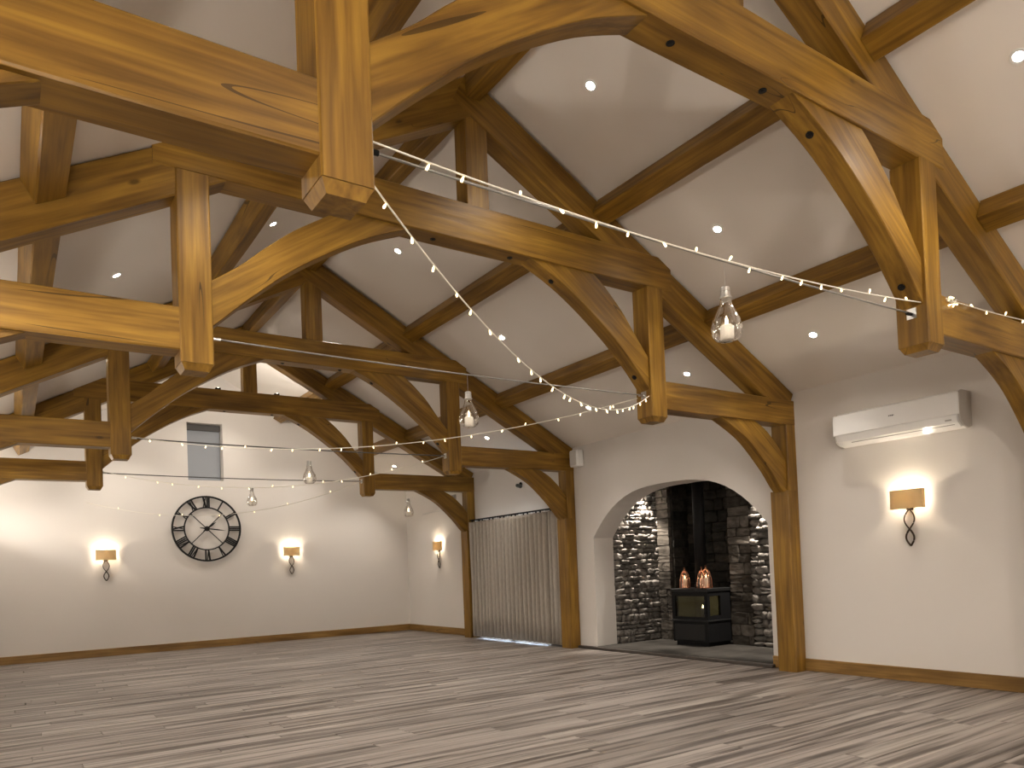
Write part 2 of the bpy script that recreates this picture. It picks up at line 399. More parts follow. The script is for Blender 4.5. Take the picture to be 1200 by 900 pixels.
def gable(name, y0, y1, hole):
    bm = bmesh.new(); a, b = XLW - .2, XW + WT
    def poly(p):
        A = [bm.verts.new((q[0], y0, q[1])) for q in p]; B = [bm.verts.new((q[0], y1, q[1])) for q in p]
        bm.faces.new(A); bm.faces.new(B[::-1])
        for i in range(len(p)): bm.faces.new((A[i], B[i], B[(i + 1) % len(p)], A[(i + 1) % len(p)]))
    if hole:
        poly([(a, 0), (WX0, 0), (WX0, roof(WX0) + .06), (a, roof(a) + .06)])
        poly([(WX1, 0), (b, 0), (b, roof(b) + .06), (WX1, roof(WX1) + .06)])
        poly([(WX0, 0), (WX1, 0), (WX1, WZ0), (WX0, WZ0)])
        poly([(WX0, WZ1), (WX1, WZ1), (WX1, roof(WX1) + .06), (XC, ZR + .06), (WX0, roof(WX0) + .06)])
    else: poly([(a, 0), (b, 0), (b, roof(b) + .06), (XC, ZR + .06), (a, roof(a) + .06)])
    return struct(obj(name, bm, WALL))
gable('wall_back', YB, YB + .3, True); gable('wall_front', YF - .2, YF, False)
a, b = XLW - .25, XW + WT
struct(obj('ceiling', prism_bm([(a, roof(a)), (XC, ZR), (b, roof(b)), (b, roof(b) + .15), (XC, ZR + .15), (a, roof(a) + .15)], 1, YF - .2, YB + .3), CEIL))
# skirting boards
SKH = 0.125
for nm, lo, hi in (('baseboard_back', (XLW, YB - .02, 0), (XW - .02, YB, SKH)), ('baseboard_right', (XW - .02, YF, 0), (XW, Y2 - .0, SKH)),
                   ('baseboard_right', (XW - .02, Y2 + .19, 0), (XW, ARCH_A, SKH)),
                   ('baseboard_right', (XW - .02, Y4 + .2, 0), (XW, YB, SKH)), ('baseboard_left', (XLW, YF, 0), (XLW + .02, YB, SKH))):
    L = max(hi[0] - lo[0], hi[1] - lo[1]); o = obj(nm, box_bm((0, -.01, 0), (L, .01, SKH), .004), OAKTRIM)
    if hi[0] - lo[0] > .1: o.location = (lo[0], lo[1] + .01, 0)
    else: o.location = (lo[0] + .01, lo[1], 0); o.rotation_euler.z = PI / 2
    struct(o)
# gable window: frame, blind and glass in a deep plastered reveal
wn = struct(empty('window_1', ((WX0 + WX1) / 2, YB + .22, WZ0)))
hw = (WX1 - WX0) / 2; hh = WZ1 - WZ0
bm = bmesh.new()
for lo, hi in (((-hw, 0, 0), (-hw + .045, .05, hh)), ((hw - .045, 0, 0), (hw, .05, hh)), ((-hw + .045, 0, 0), (hw - .045, .05, .045)), ((-hw + .045, 0, hh - .045), (hw - .045, .05, hh))): add_box(bm, lo, hi)
obj('window_frame', bm, GREYP, wn)
obj('blind', box_bm((-hw + .012, -.03, .01), (hw - .012, -.012, hh - .10)), BLIND, wn)
obj('reveal_shadow_strip', box_bm((-hw + .005, -.07, hh - .11), (hw - .005, -.0, hh - .005), .008), plain('reveal_shadow_tone', (0.09, 0.085, 0.08), .6), wn)  # dark strip standing for the reveal's shadow at the window top
obj('pane', box_bm((-hw + .045, .02, .045), (hw - .045, .03, hh - .045)), GLASS, wn)
# glazed doors behind the curtain
dr = struct(empty('door_1', (XW - .002, 9.90, 0)))
DH, DW2 = 1.98, 0.98
bm = bmesh.new()
for lo, hi in (((-.05, -DW2, 0), (0, -DW2 + .07, DH)), ((-.05, DW2 - .07, 0), (0, DW2, DH)), ((-.05, -.05, 0), (0, .05, DH)), ((-.05, -DW2 + .07, DH - .07), (0, DW2 - .07, DH)), ((-.05, -DW2 + .07, 0), (0, DW2 - .07, .05))): add_box(bm, lo, hi)
obj('door_frame', bm, WHITEP, dr)
for s in (-1, 1): obj('door_pane', box_bm((-.03, min(s * .05, s * (DW2 - .07)), .05), (-.012, max(s * .05, s * (DW2 - .07)), DH - .07)), DAYGLASS, dr)

# ------------------------------------------------------------------ fireplace recess
RX0, RXB, RXA = XW + WT, 7.94, 8.30      # jamb back, back face, alcove back
RZ = 2.32; RYN, RYF = 4.7, 7.88          # near and far side walls
AL0, AL1 = 6.57, 7.63                    # alcove
HZ = 0.04
struct(obj('hearth', box_bm((XW - .015, ARCH_A + .002, 0.0), (RXA + .1, ARCH_B - .002, HZ), .004), HEARTH), 'dark stone hearth slab under the arch')
o = struct(obj('trim_1', box_bm((XW - .075, ARCH_A - .03, 0.0), (XW - .015, Y3 - .02, HZ - .004), .006), STEPWOOD), 'dark step edging in front of the hearth')
def stone_mesh(sd, sharp):
    """lumpy stone filling a 1 x 1 x 1 cell, x = length, z = height, -y = visible face"""
    bm = bmesh.new(); bmesh.ops.create_cube(bm, size=1.0)
    bmesh.ops.subdivide_edges(bm, edges=bm.edges[:], cuts=2, use_grid_fill=True)
    for v in bm.verts:
        p = v.co.copy(); e = sum(1 for c in p if abs(c) > .45)
        if not sharp:
            v.co *= (1.0, 1.0, 0.95, 0.86)[e]
            v.co += 0.20 * Vector((noise.noise(p * 1.7 + Vector((sd, 0, 0))), noise.noise(p * 1.7 + Vector((0, sd, 0))), noise.noise(p * 1.7 + Vector((0, 0, sd)))))
        else:
            v.co *= (1.0, 1.0, 0.985, 0.955)[e]
            v.co += 0.05 * Vector((noise.noise(p * 1.9 + Vector((sd, 0, 0))), 2 * noise.noise(p * 1.9 + Vector((0, sd, 0))), noise.noise(p * 1.9 + Vector((0, 0, sd)))))
    bmesh.ops.recalc_face_normals(bm, faces=bm.faces)
    me = bpy.data.meshes.new('stone'); bm.to_mesh(me); bm.free()
    if not sharp:
        for p in me.polygons: p.use_smooth = True
    return me
STONES = {}
for kind, mm, sharp in (('rubble', RUBBLE, False), ('ashlar', ASHLAR, True), ('alcove_shade', ALCOVE_SHADE, True)):
    STONES[kind] = []
    for i in range(9):
        me = stone_mesh(i * 3.7 + 1, sharp); me.materials.append(mm); STONES[kind].append(me)
def masonry(parent, kind, origin, along, length, z0, z1, rh, lr, depth=0.10, jitter=0.018, gap=0.012, quoin=None):
    """courses of single stones on a wall face; along = unit vector left to right, face normal = along x up"""
    ax = Vector(along); nrm = ax.cross(Vector((0, 0, 1))); rot = Matrix(((ax.x, -nrm.x, 0), (ax.y, -nrm.y, 0), (0, 0, 1))).to_4x4()
    z = z0
    while z < z1 - .03:
        h = min(random.uniform(*rh), z1 - z); x = -random.uniform(0, lr[0]) * (0 if quoin else 1)
        if z1 - z - h < .04: h = z1 - z
        x = 0.0
        while x < length - .02:
            L = random.uniform(*lr)
            if length - x - L < lr[0] * .6: L = length - x
            hs = h
            if kind == 'rubble' and h > .09 and random.random() < .25:
                split = random.uniform(.4, .6); cells = ((z, h * split), (z + h * split, h * (1 - split)))
            else: cells = ((z, hs),)
            for cz, ch in cells:
                me = random.choice(STONES[kind]); o = bpy.data.objects.new('stone', me); COL.objects.link(o); o.parent = parent
                c = Vector(origin) + ax * (x + L / 2) + Vector((0, 0, cz + ch / 2)) + nrm * random.uniform(-jitter, jitter)
                k = 1.06 if kind == 'rubble' else 1.0
                sc = Matrix.Diagonal(((L - gap) * k, depth, (ch - gap) * k, 1))
                tilt = Matrix.Rotation(random.uniform(-.14, .14) if kind == 'rubble' else random.uniform(-.008, .008), 4, 'Y')
                o.matrix_local = T(*(c - parent.location)) @ rot @ tilt @ sc
            x += L
        z += h
ws = struct(obj('wall_hearth_side', box_bm((RX0, RYF + .05, 0), (RXB + .6, RYF + .3, RZ)), MORTAR))
masonry(ws, 'rubble', (RX0 + .0, RYF + .05, 0), (1, 0, 0), RXB - RX0 + .03, HZ, RZ, (.05, .10), (.06, .17), .11, .022)
wb = struct(obj('wall_hearth_back', prism_bm([(RXB + .05, AL1), (RXB + .05, RYF + .05), (RXA + .35, RYF + .05), (RXA + .35, RYN - .3), (RXB + .05, RYN - .3), (RXB + .05, AL0), (RXA + .05, AL0), (RXA + .05, AL1)], 2, 0, RZ), MORTAR))
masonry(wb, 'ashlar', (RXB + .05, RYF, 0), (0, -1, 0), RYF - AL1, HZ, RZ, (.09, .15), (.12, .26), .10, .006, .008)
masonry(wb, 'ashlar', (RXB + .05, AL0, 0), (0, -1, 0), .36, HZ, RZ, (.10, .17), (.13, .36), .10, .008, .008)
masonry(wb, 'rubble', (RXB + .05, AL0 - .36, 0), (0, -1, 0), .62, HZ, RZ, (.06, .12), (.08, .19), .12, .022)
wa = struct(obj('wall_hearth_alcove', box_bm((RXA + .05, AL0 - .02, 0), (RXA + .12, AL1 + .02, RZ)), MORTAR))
masonry(wa, 'alcove_shade', (RXA + .05, AL1, 0), (0, -1, 0), AL1 - AL0, HZ, RZ, (.12, .19), (.16, .34), .08, .006, .008)
masonry(wa, 'alcove_shade', (RXB + .06, AL1 + .0, 0), (1, 0, 0), RXA - RXB - .02, HZ, RZ, (.12, .19), (.15, .30), .06, .004, .008)
struct(obj('wall_hearth_near', box_bm((RX0 - .002, RYN - .2, 0), (RXA + .3, RYN, RZ)), WALL))
struct(obj('ceiling_hearth', box_bm((RX0 - .002, RYN - .2, RZ), (RXA + .35, RYF + .3, RZ + .1)), CEIL))

# ------------------------------------------------------------------ roof trusses
def build_truss(y):
    t = empty('roof_truss', (XC, y, 0))
    def pt(name, p0, p1, wdt, z0, z1, **kw):
        off = Vector((XC, 0, 0)); return timber(name, Vector(p0) - off, Vector(p1) - off, wdt, z0, z1, t, **kw)
    yc = PD / 2
    # principal rafters: upper face against the ceiling
    rd = 0.275
    up_r = Vector((SL, 0, 1)).normalized(); up_l = Vector((-SL, 0, 1)).normalized()
    rr = pt('principal_rafter', (XC - .05, yc, ZR + SL * .05 - .04), (XW, yc, roof(XW) - .012), PD - .01, -rd, 0.0, upv=up_r)
    pt('principal_rafter', (XLW, yc, roof(XLW) - .012), (XC + .0, yc, ZR - .012), PD - .012, -rd, 0.0, upv=up_l)
    # collar, king strut
    pt('collar_beam', (PL - .12, yc, ZCB), (PR + PW + .12, yc, ZCB), PD, 0, ZCT - ZCB)
    pt('king_strut', (XC + .02, yc, ZCT), (XC + .02, yc, ZR - .25), .155, -.10, .10, upv=(1, 0, 0))
    # hammer posts with chamfered pendant ends, hammer beams
    for x, s in ((PL, -1), (PR, 1)):
        zt = ZCB if s < 0 else ZCB
        p = pt('hammer_post', (x + PW / 2, yc, 2.453), (x + PW / 2, yc, zt), PD + .012, -PW / 2, PW / 2, upv=(1, 0, 0))
        bm = bmesh.new(); q = .022
        A = [bm.verts.new(v) for v in ((0, -PW / 2 + .004, -PD / 2), (0, PW / 2 - .004, -PD / 2), (0, PW / 2 - .004, PD / 2), (0, -PW / 2 + .004, PD / 2))]
        B = [bm.verts.new((-.042, v.co.y * (1 - q / PW * 2), v.co.z * (1 - q / PD * 2))) for v in A]
        bm.faces.new(A); bm.faces.new(B[::-1])
        for i in range(4): bm.faces.new((A[i], B[i], B[(i + 1) % 4], A[(i + 1) % 4]))
        # pendant axes: local x up the post, local y across, local z along the room
        obj('pendant_end', bm, OAK, p, M=Matrix(((1, 0, 0, 0), (0, 0, 1, 0), (0, 1, 0, 0), (0, 0, 0, 1))))
    pt('hammer_beam', (XLW, yc, ZHB), (PL + .02, yc, ZHB), PD - .004, 0, ZHT - ZHB)
    pt('hammer_beam', (PR + PW - .02, yc, ZHB), (XW, yc, ZHB), PD - .004, 0, ZHT - ZHB)
    # curved braces to the collar
    O = XC
    def br(name, low, upe, dy=.02):
        return brace(name, [(a - O, b) for a, b in low], [(a - O, b) for a, b in upe], dy, PD - dy, t)
    br('collar_brace', [(PL + PW - .01, 2.68), (1.28, 2.905), (1.55, 3.13), (1.85, 3.33), (2.12, 3.48), (2.42, ZCB + .005)], [(PL + PW - .01, 2.965), (1.22, 3.10), (1.37, 3.235), (1.56, 3.39), (1.74, 3.51), (1.88, ZCB + .005)])
    br('collar_brace', [(PR + .01, 2.68), (4.50, 2.90), (4.27, 3.11), (3.97, 3.33), (3.72, 3.48), (3.44, ZCB + .005)], [(PR + .01, 2.965), (4.55, 3.15), (4.42, 3.32), (4.29, 3.45), (4.20, 3.53), (4.10, ZCB + .005)])
    # wall posts and the braces under the hammer beams
    for s in (-1, 1):
        f = (lambda x: x) if s > 0 else (lambda x: XLW + XW - x)
        pt('wall_post', (f(XW) - s * .075, yc, 0), (f(XW) - s * .075, yc, ZHB), PD, -.072, .075, upv=(s, 0, 0))
        pt('post_block', (f(XW) - s * .105, yc, 0), (f(XW) - s * .105, yc, 1.845), PD + .03, -.085, .075, upv=(s, 0, 0))
        br('wall_brace', [(f(6.60), 1.80), (f(6.50), 1.87), (f(6.33), 2.06), (f(6.06), 2.30), (f(5.86), 2.42), (f(5.62), ZHB + .005)], [(f(6.66), 2.05), (f(6.62), 2.12), (f(6.52), 2.26), (f(6.38), 2.39), (f(6.28), 2.46), (f(6.14), ZHB + .005)], .03)
    # bolt heads in counterbored holes
    blt = lathe_bm([(0, 0), (.022, 0), (.022, -.006), (.012, -.006), (.012, -.012), (0, -.012)], 10)
    for x in (2.22, 2.62, 3.30, 3.62): 
        o = obj('bolt', blt.copy(), BLACK, t, M=T(x - XC, yc, ZCB + .001))
    for x, z, a in ((3.70, 3.487, .55), (4.585, 2.80, .82)):
        obj('bolt', blt.copy(), BLACK, t, M=T(x - XC, yc, z) @ Matrix.Rotation(a, 4, 'Y'))
    blt.free()
    return t
T1o = build_truss(Y1)
trusses = [T1o]
for y in TY[1:]:
    c = link_copy(T1o); c.location = (XC, y, 0); trusses.append(c)
for t, lb in zip(trusses, ('oak hammer-beam truss framing the nearer side of the air conditioner bay', 'oak hammer-beam truss whose wall post stands between fireplace arch and air conditioner',
                           'oak hammer-beam truss whose wall post stands between the curtain and the fireplace arch', 'oak hammer-beam truss closest to the clock wall, post beside the curtain')):
    tag(t, lb, 'roof truss', 'oak roof trusses')

# purlins and ridge beams, one length per bay
BAYS = [(YF, Y1, 'in the front bay before the first truss'), (Y1, Y2, 'in the bay over the air conditioner'), (Y2, Y3, 'in the bay over the fireplace'), (Y3, Y4, 'in the bay over the curtain'), (Y4, YB, 'in the end bay against the clock wall')]
def purlin(name, x, y0, y1, wd, dp, label, grp):
    sgn = 1 if x > XC else -1
    upv = Vector((SL * sgn, 0, 1)).normalized() if abs(x - XC) > .05 else (0, 0, 1)
    o = timber(name, (x, y0, roof(x) - .012), (x, y1, roof(x) - .012), wd, -dp, 0, None, upv=upv)
    tag(o, label, 'beam', grp)
for y0, y1, where in BAYS:
    a = y0 + (PD - .01 if y0 > 0 else 0) - .0; b = y1
    for x, lev, side in ((4.24, 'upper', 'fireplace-side'), (5.56, 'lower', 'fireplace-side'), (1.68, 'upper', 'opposite'), (0.16, 'lower', 'opposite')):
        purlin('purlin', x, a, b, .165, .15, '%s oak purlin on the %s roof slope %s' % (lev, side, where), 'oak purlins')
    purlin('ridge_beam', XC, a, b, .13, .19, 'oak ridge beam at the roof peak %s' % where, 'oak ridge beams')

# ------------------------------------------------------------------ recessed downlights
WARM = (1.0, 0.92, 0.82)
dl_base = empty('downlight')
obj('bezel', lathe_bm([(.030, .004), (.030, -.004), (.045, -.004), (.047, .002), (.040, .004)], 20, cap=False), WHITEP, dl_base, smooth=False)
obj('lamp_face', lathe_bm([(0, -.001), (.030, -.001), (.030, .002), (0, .002)], 18), LAMP, dl_base)
first = [True]
def downlight(x, y, label, power=1.0):
    d = dl_base if first[0] else link_copy(dl_base); first[0] = False
    s = 1 if x > XC else -1
    d.location = (x, y, roof(x) - .002); d.rotation_euler = (0, s * math.atan(SL), 0)
    tag(d, label, 'downlight', 'recessed ceiling downlights')
    l = lamp('downlight_spot', 'SPOT', (x - s * .004, y, roof(x) - .02), DOWN_W * power, WARM, None, .03, spot_size=math.radians(136 if y < 5 and x < 3 else 104), spot_blend=.8)
    l.rotation_euler = (0, s * .30, 0)
DL = [(3.52, 3.95, 'topmost downlight on the fireplace-side slope over the air conditioner'), (4.86, 3.98, 'middle downlight on the fireplace-side slope over the air conditioner'), (6.13, 3.99, 'lowest downlight on the fireplace-side slope over the air conditioner'),
      (6.12, 5.51, 'lowest downlight beside the truss post right of the fireplace arch'),
      (3.51, 7.12, 'topmost downlight on the fireplace-side slope over the arch'), (4.85, 7.18, 'middle downlight on the fireplace-side slope over the arch'), (6.16, 7.21, 'lowest downlight on the fireplace-side slope over the arch'),
      (4.76, 1.74, 'downlight on the fireplace-side slope in the front bay'),
      (3.50, 8.77, 'topmost downlight on the fireplace-side slope over the curtain'), (6.11, 12.88, 'lowest downlight on the fireplace-side slope beside the clock wall'),
      (2.08, 6.78, 'upper downlight on the opposite roof slope over the fireplace bay'), (0.79, 6.86, 'lower downlight on the opposite roof slope over the fireplace bay'), (0.80, 9.54, 'lower downlight on the opposite roof slope over the curtain bay'),
      (3.50, 12.88, 'topmost downlight on the fireplace-side slope beside the clock wall'), (4.86, 12.88, 'added middle downlight on the fireplace-side slope beside the clock wall'), (1.10, 12.88, 'added middle downlight on the opposite slope beside the clock wall'), (-0.2, 12.88, 'added lowest downlight on the opposite slope beside the clock wall'),  # all but the topmost are extra, put in to brighten the clock wall
      (1.06, 3.95, 'added middle downlight on the opposite slope facing the air conditioner'), (4.86, 9.6, 'added middle downlight on the fireplace-side slope over the curtain'), (6.13, 9.6, 'added lowest downlight on the fireplace-side slope over the curtain'), (-0.3, 3.9, 'added lowest downlight on the opposite slope facing the air conditioner'), (-0.3, 6.9, 'added lowest downlight on the opposite slope facing the fireplace'),  # extra downlights, put in to brighten near posts and far bays
      (1.10, 0.6, 'added downlight on the opposite roof slope in the front bay'), (0.0, -1.2, 'added lower downlight on the opposite roof slope in the front bay'), (4.8, -0.6, 'added lower downlight on the fireplace-side slope in the front bay'), (2.2, -1.4, 'added upper downlight on the opposite roof slope in the front bay')]  # unseen front-bay downlights, added to light the truss fronts
for x, y, lb in DL: downlight(x, y, lb, 0.9 if y > 12 else 1.0)
# small black uplights standing on the far collar
up0 = empty('uplight')
obj('housing', box_bm((-.035, -.035, 0), (.035, .035, .035), .004), BLACKM, up0)
obj('lens', lathe_bm([(0, .035), (.026, .035), (.026, .038), (0, .038)], 14), emit('uplight_lens', (1, .93, .82), 12.0), up0)
uf = [True]
def uplight(x, y, z, e, label):
    u = up0 if uf[0] else link_copy(up0); uf[0] = False
    u.location = (x, y, z); tag(u, label, 'uplight', 'black uplights on the trusses')
    l = lamp('gable_fill_beam', 'SPOT', (x, y, z + .055), e, WARM, None, .03, spot_size=math.radians(150), spot_blend=.8); l.rotation_euler = Vector((0, 1, .05)).to_track_quat('-Z', 'Y').to_euler()  # beam turned level to brighten the clock wall
for x, sd in ((XC - .42, 'opposite the fireplace side'), (XC + .42, 'on the fireplace side')):
    uplight(x, Y4 + PD / 2, ZCT + .002, UP_W * 1.3, 'small black uplight on the collar beam nearest the clock, ' + sd)
# added out-of-view fill lights, shaped as half-bowl uplighters, brightening ceiling and beams
def uplighter(loc, rz, e, label):
    u = empty('fill_uplighter', loc); u.rotation_euler.z = rz      # local: wall at y = 0, room towards -y
    bm = bmesh.new(); n = 14; rings = []
    for q, z in ((1.0, 0.0), (.93, -.05), (.72, -.095), (.40, -.125), (.12, -.135)):
        rings.append([bm.verts.new((.15 * q * math.cos(PI * t / n), -.13 * q * math.sin(PI * t / n), z)) for t in range(n + 1)])
    for A, B in zip(rings, rings[1:]):
        for t in range(n): bm.faces.new((A[t], A[t + 1], B[t + 1], B[t]))
    bm.faces.new(rings[-1])
    o = obj('bowl', bm, WHITEP, u, smooth=True); md = o.modifiers.new('t', 'SOLIDIFY'); md.thickness = .004
    obj('lamp_tube', lathe_bm([(0, -.06), (.010, -.06), (.010, .06), (0, .06)], 10), emit('fill_uplighter_lamp', (1, .93, .82), 10.0), u, M=T(0, -.06, -.03) @ Matrix.Rotation(PI / 2, 4, 'Y'))
    tag(u, label, 'wall light', 'added wall fill lights')
    p = Matrix.Rotation(rz, 3, 'Z') @ Vector((0, -.065, .012))
    l = lamp('fill_uplighter_beam', 'SPOT', Vector(loc) + p, e, WARM, None, .15, spot_size=math.radians(176), spot_blend=.15)
    d = Matrix.Rotation(rz, 3, 'Z') @ Vector((0, -.50, 1)); l.rotation_euler = d.to_track_quat('-Z', 'Y').to_euler()
for x, k, lb in ((-0.1, 1.5, 'beside the long wall'), (2.9, .9, 'under the ridge'), (5.9, .32, 'at the fireplace side')):
    uplighter((x, YF, 1.95), PI, FRONT_W * k, 'added white half-bowl fill light on the front wall ' + lb)
for y, lb in ((-0.6, 'before the first truss'), (3.3, 'facing the air conditioner'), (6.4, 'facing the fireplace'), (9.7, 'facing the curtain'), (12.4, 'next to the clock wall')):
    uplighter((XLW, y, 2.05), PI / 2, SIDE_W * (1.7 if y > 12 else 1.0), 'added white half-bowl fill light on the long wall ' + lb)
# two spots hidden in the recess ceiling graze the stone
for i, (x, y, e) in enumerate(((7.60, 7.79, 110.0), (7.84, 5.84, 120.0))):
    d = link_copy(dl_base); d.location = (x, y, RZ - .001); d.rotation_euler = (0, 0, 0)
    tag(d, ('downlight in the fireplace recess above the rubble side wall', 'downlight in the fireplace recess right of the stove')[i], 'downlight', 'recessed ceiling downlights')
    l = lamp('recess_spot', 'SPOT', (x, y, RZ - .02), e, (1.0, 0.90, 0.78), None, .02, spot_size=math.radians(72), spot_blend=.5)
    l.rotation_euler = (.10, 0, 0) if i == 0 else (0, -.10, 0)

# ------------------------------------------------------------------ wall sconces
def make_sconce():
    s = empty('wall_sconce')      # local: wall at y = 0, room towards -y, z = 0 at shade centre
    n = 16; W2, D, H2 = .145, .105, .085; bm = bmesh.new(); rows = []
    for i in range(n + 1):
        t = -1 + 2 * i / n; x = W2 * t; yy = -D + .035 * t * t; rows.append((x, yy))
    rows = [(-W2, -.022)] + rows + [(W2, -.022)]
    lo = [[bm.verts.new((x, yy, z)) for x, yy in rows] for z in (-H2, H2)]
    inn = [[bm.verts.new((x * .985, yy + .003, z)) for x, yy in rows] for z in (-H2, H2)]
    for i in range(len(rows) - 1):
        bm.faces.new((lo[0][i], lo[0][i + 1], lo[1][i + 1], lo[1][i])); bm.faces.new((inn[0][i], inn[1][i], inn[1][i + 1], inn[0][i + 1]))
        for k in (0, 1): bm.faces.new((lo[k][i], lo[k][i + 1], inn[k][i + 1], inn[k][i]))
    for i in (0, -1): bm.faces.new((lo[0][i], lo[1][i], inn[1][i], inn[0][i]))
    obj('lamp_shade', bm, SHADE, s)
    obj('backplate', box_bm((-.03, -.014, -.10), (.03, 0, .03), .004), BRONZE, s)
    bm = bmesh.new()
    for sg in (-1, 1):
        pts = []
        for i in range(41):
            t = i / 40; z = -.085 - t * .335
            amp = .046 if t < .55 else .036
            ph = t / .55 * PI if t < .55 else PI + (t - .55) / .45 * PI
            pts.append((sg * amp * math.sin(ph), -.018 - .012 * math.sin(PI * t), z))
        add_tube(bm, pts, [.0065 + .002 * (p[2] < -.27) for p in pts], 8)
    obj('twisted_stem', bm, BRONZE, s, smooth=True)
    obj('lamp_holder', lathe_bm([(.014, -.06), (.014, -.025), (.010, -.02)], 10), BRONZE, s, M=T(0, -.052, 0))
    obj('lamp_bulb', lathe_bm([(0, -.025), (.012, -.02), (.019, 0), (.015, .018), (0, .028)], 12), BULB, s, smooth=True, M=T(0, -.052, .005))
    return s
sc0 = make_sconce(); used = [False]
def sconce(loc, rz, label, e=1.0):
    s = link_copy(sc0) if used[0] else sc0; used[0] = True
    s.location = loc; s.rotation_euler.z = rz; tag(s, label, 'wall light', 'wall sconces')
    p = Matrix.Rotation(rz, 3, 'Z') @ Vector((0, -.052, .018))
    lamp('sconce_light', 'POINT', Vector(loc) + p, SCONCE_W * e, (1.0, 0.86, 0.66), None, .018)
sconce((1.31, YB, 1.645), 0, 'lit sconce with gold shade on the clock wall, farther from the corner')
sconce((4.345, YB, 1.645), 0, 'lit sconce with gold shade between the clock and the room corner')
sconce((XW, 12.36, 1.645), -PI / 2, 'lit sconce with gold shade between the room corner and the curtain')
sconce((XW, 3.505, 1.645), -PI / 2, 'lit sconce with gold shade below the air conditioner')
# sconces added out of view, beside and behind the camera, for more light
sconce((XLW, 0.6, 1.645), PI / 2, 'added lit sconce with gold shade on the long wall opposite the air conditioner')
sconce((XLW, 7.2, 1.645), PI / 2, 'added lit sconce with gold shade on the long wall opposite the fireplace')
sconce((XW, -1.0, 1.645), -PI / 2, 'added lit sconce with gold shade on the fireplace wall before the first truss')
sconce((0.6, YF, 1.645), PI, 'added lit sconce with gold shade on the front wall beside the long wall')
sconce((4.4, YF, 1.645), PI, 'added lit sconce with gold shade on the front wall, air conditioner side')

# ------------------------------------------------------------------ wall clock
def make_clock():
    c = empty('wall_clock', (2.875, YB, 2.07)); R = .575
    def ring(ro, ri, y0, y1, n=64):
        bm = bmesh.new(); A = []
        for r, yy in ((ro, y0), (ri, y0), (ri, y1), (ro, y1)): A.append([bm.verts.new((r * math.sin(2 * PI * k / n), yy, r * math.cos(2 * PI * k / n))) for k in range(n)])
        for j in range(4):
            P, Q = A[j], A[(j + 1) % 4]
            for k in range(n): bm.faces.new((P[k], P[(k + 1) % n], Q[(k + 1) % n], Q[k]))
        return bm
    obj('outer_ring', ring(R, R - .030, -.045, -.022), BLACK, c)
    obj('inner_ring', ring(R * .66, R * .66 - .022, -.045, -.022), BLACK, c)
    NUM = ['XII', 'I', 'II', 'III', 'IIII', 'V', 'VI', 'VII', 'VIII', 'IX', 'X', 'XI']
    r0, r1 = R * .65, R - .02
    for h, s in enumerate(NUM):
        bm = bmesh.new(); wd = {'I': .030, 'V': .062, 'X': .062}; tot = sum(wd[q] for q in s); x = -tot / 2
        def bar(xa, xb, t=.016):
            L = Vector((xb - xa, 0, r1 - r0)); nn = Vector((L.z, 0, -L.x)).normalized() * t / 2
            q = [Vector((xa, 0, r0)) - nn, Vector((xa, 0, r0)) + nn, Vector((xb, 0, r1)) + nn, Vector((xb, 0, r1)) - nn]
            A = [bm.verts.new(p + Vector((0, -.043, 0))) for p in q]; B = [bm.verts.new(p + Vector((0, -.026, 0))) for p in q]
            bm.faces.new(A); bm.faces.new(B[::-1])
            for i in range(4): bm.faces.new((A[i], B[i], B[(i + 1) % 4], A[(i + 1) % 4]))
        for q in s:
            xc = x + wd[q] / 2
            if q == 'I': bar(xc, xc, .024)
            elif q == 'V': bar(xc, xc - .022, .028); bar(xc, xc + .022, .014)
            else: bar(xc - .022, xc + .022, .014); bar(xc + .022, xc - .022, .028)
            x += wd[q]
        obj('numeral', bm, BLACK, c, M=Matrix.Rotation(h * PI / 6, 4, 'Y'))
    for k in range(4): obj('spoke', box_bm((-.007, -.036, 0), (.007, -.026, R * .655)), BLACK, c, M=Matrix.Rotation(PI / 4 + k * PI / 2, 4, 'Y'))
    obj('hub', lathe_bm([(0, 0), (.045, 0), (.045, .012), (.03, .02), (0, .022)], 20), BLACK, c, M=Matrix.Rotation(PI / 2, 4, 'X') @ T(0, 0, .034))
    def hand(L, w, tail):
        return prism_bm([(-w * .5, -tail), (w * .5, -tail), (w, -tail * .4), (w * .7, 0), (w, L * .55), (0, L), (-w, L * .55), (-w * .7, 0), (-w, -tail * .4)], 1, -.062, -.056)
    obj('minute_hand', hand(.32, .012, .12), BLACK, c, M=Matrix.Rotation(math.radians(97), 4, 'Y'))
    obj('hour_hand', hand(.20, .016, .08), BLACK, c, M=Matrix.Rotation(math.radians(52), 4, 'Y'))
    obj('wall_fixing', box_bm((-.015, -.026, -.015), (.015, 0, .015)), BLACK, c)
    return tag(c, 'large black skeleton clock with roman numerals on the end wall', 'clock')
make_clock()

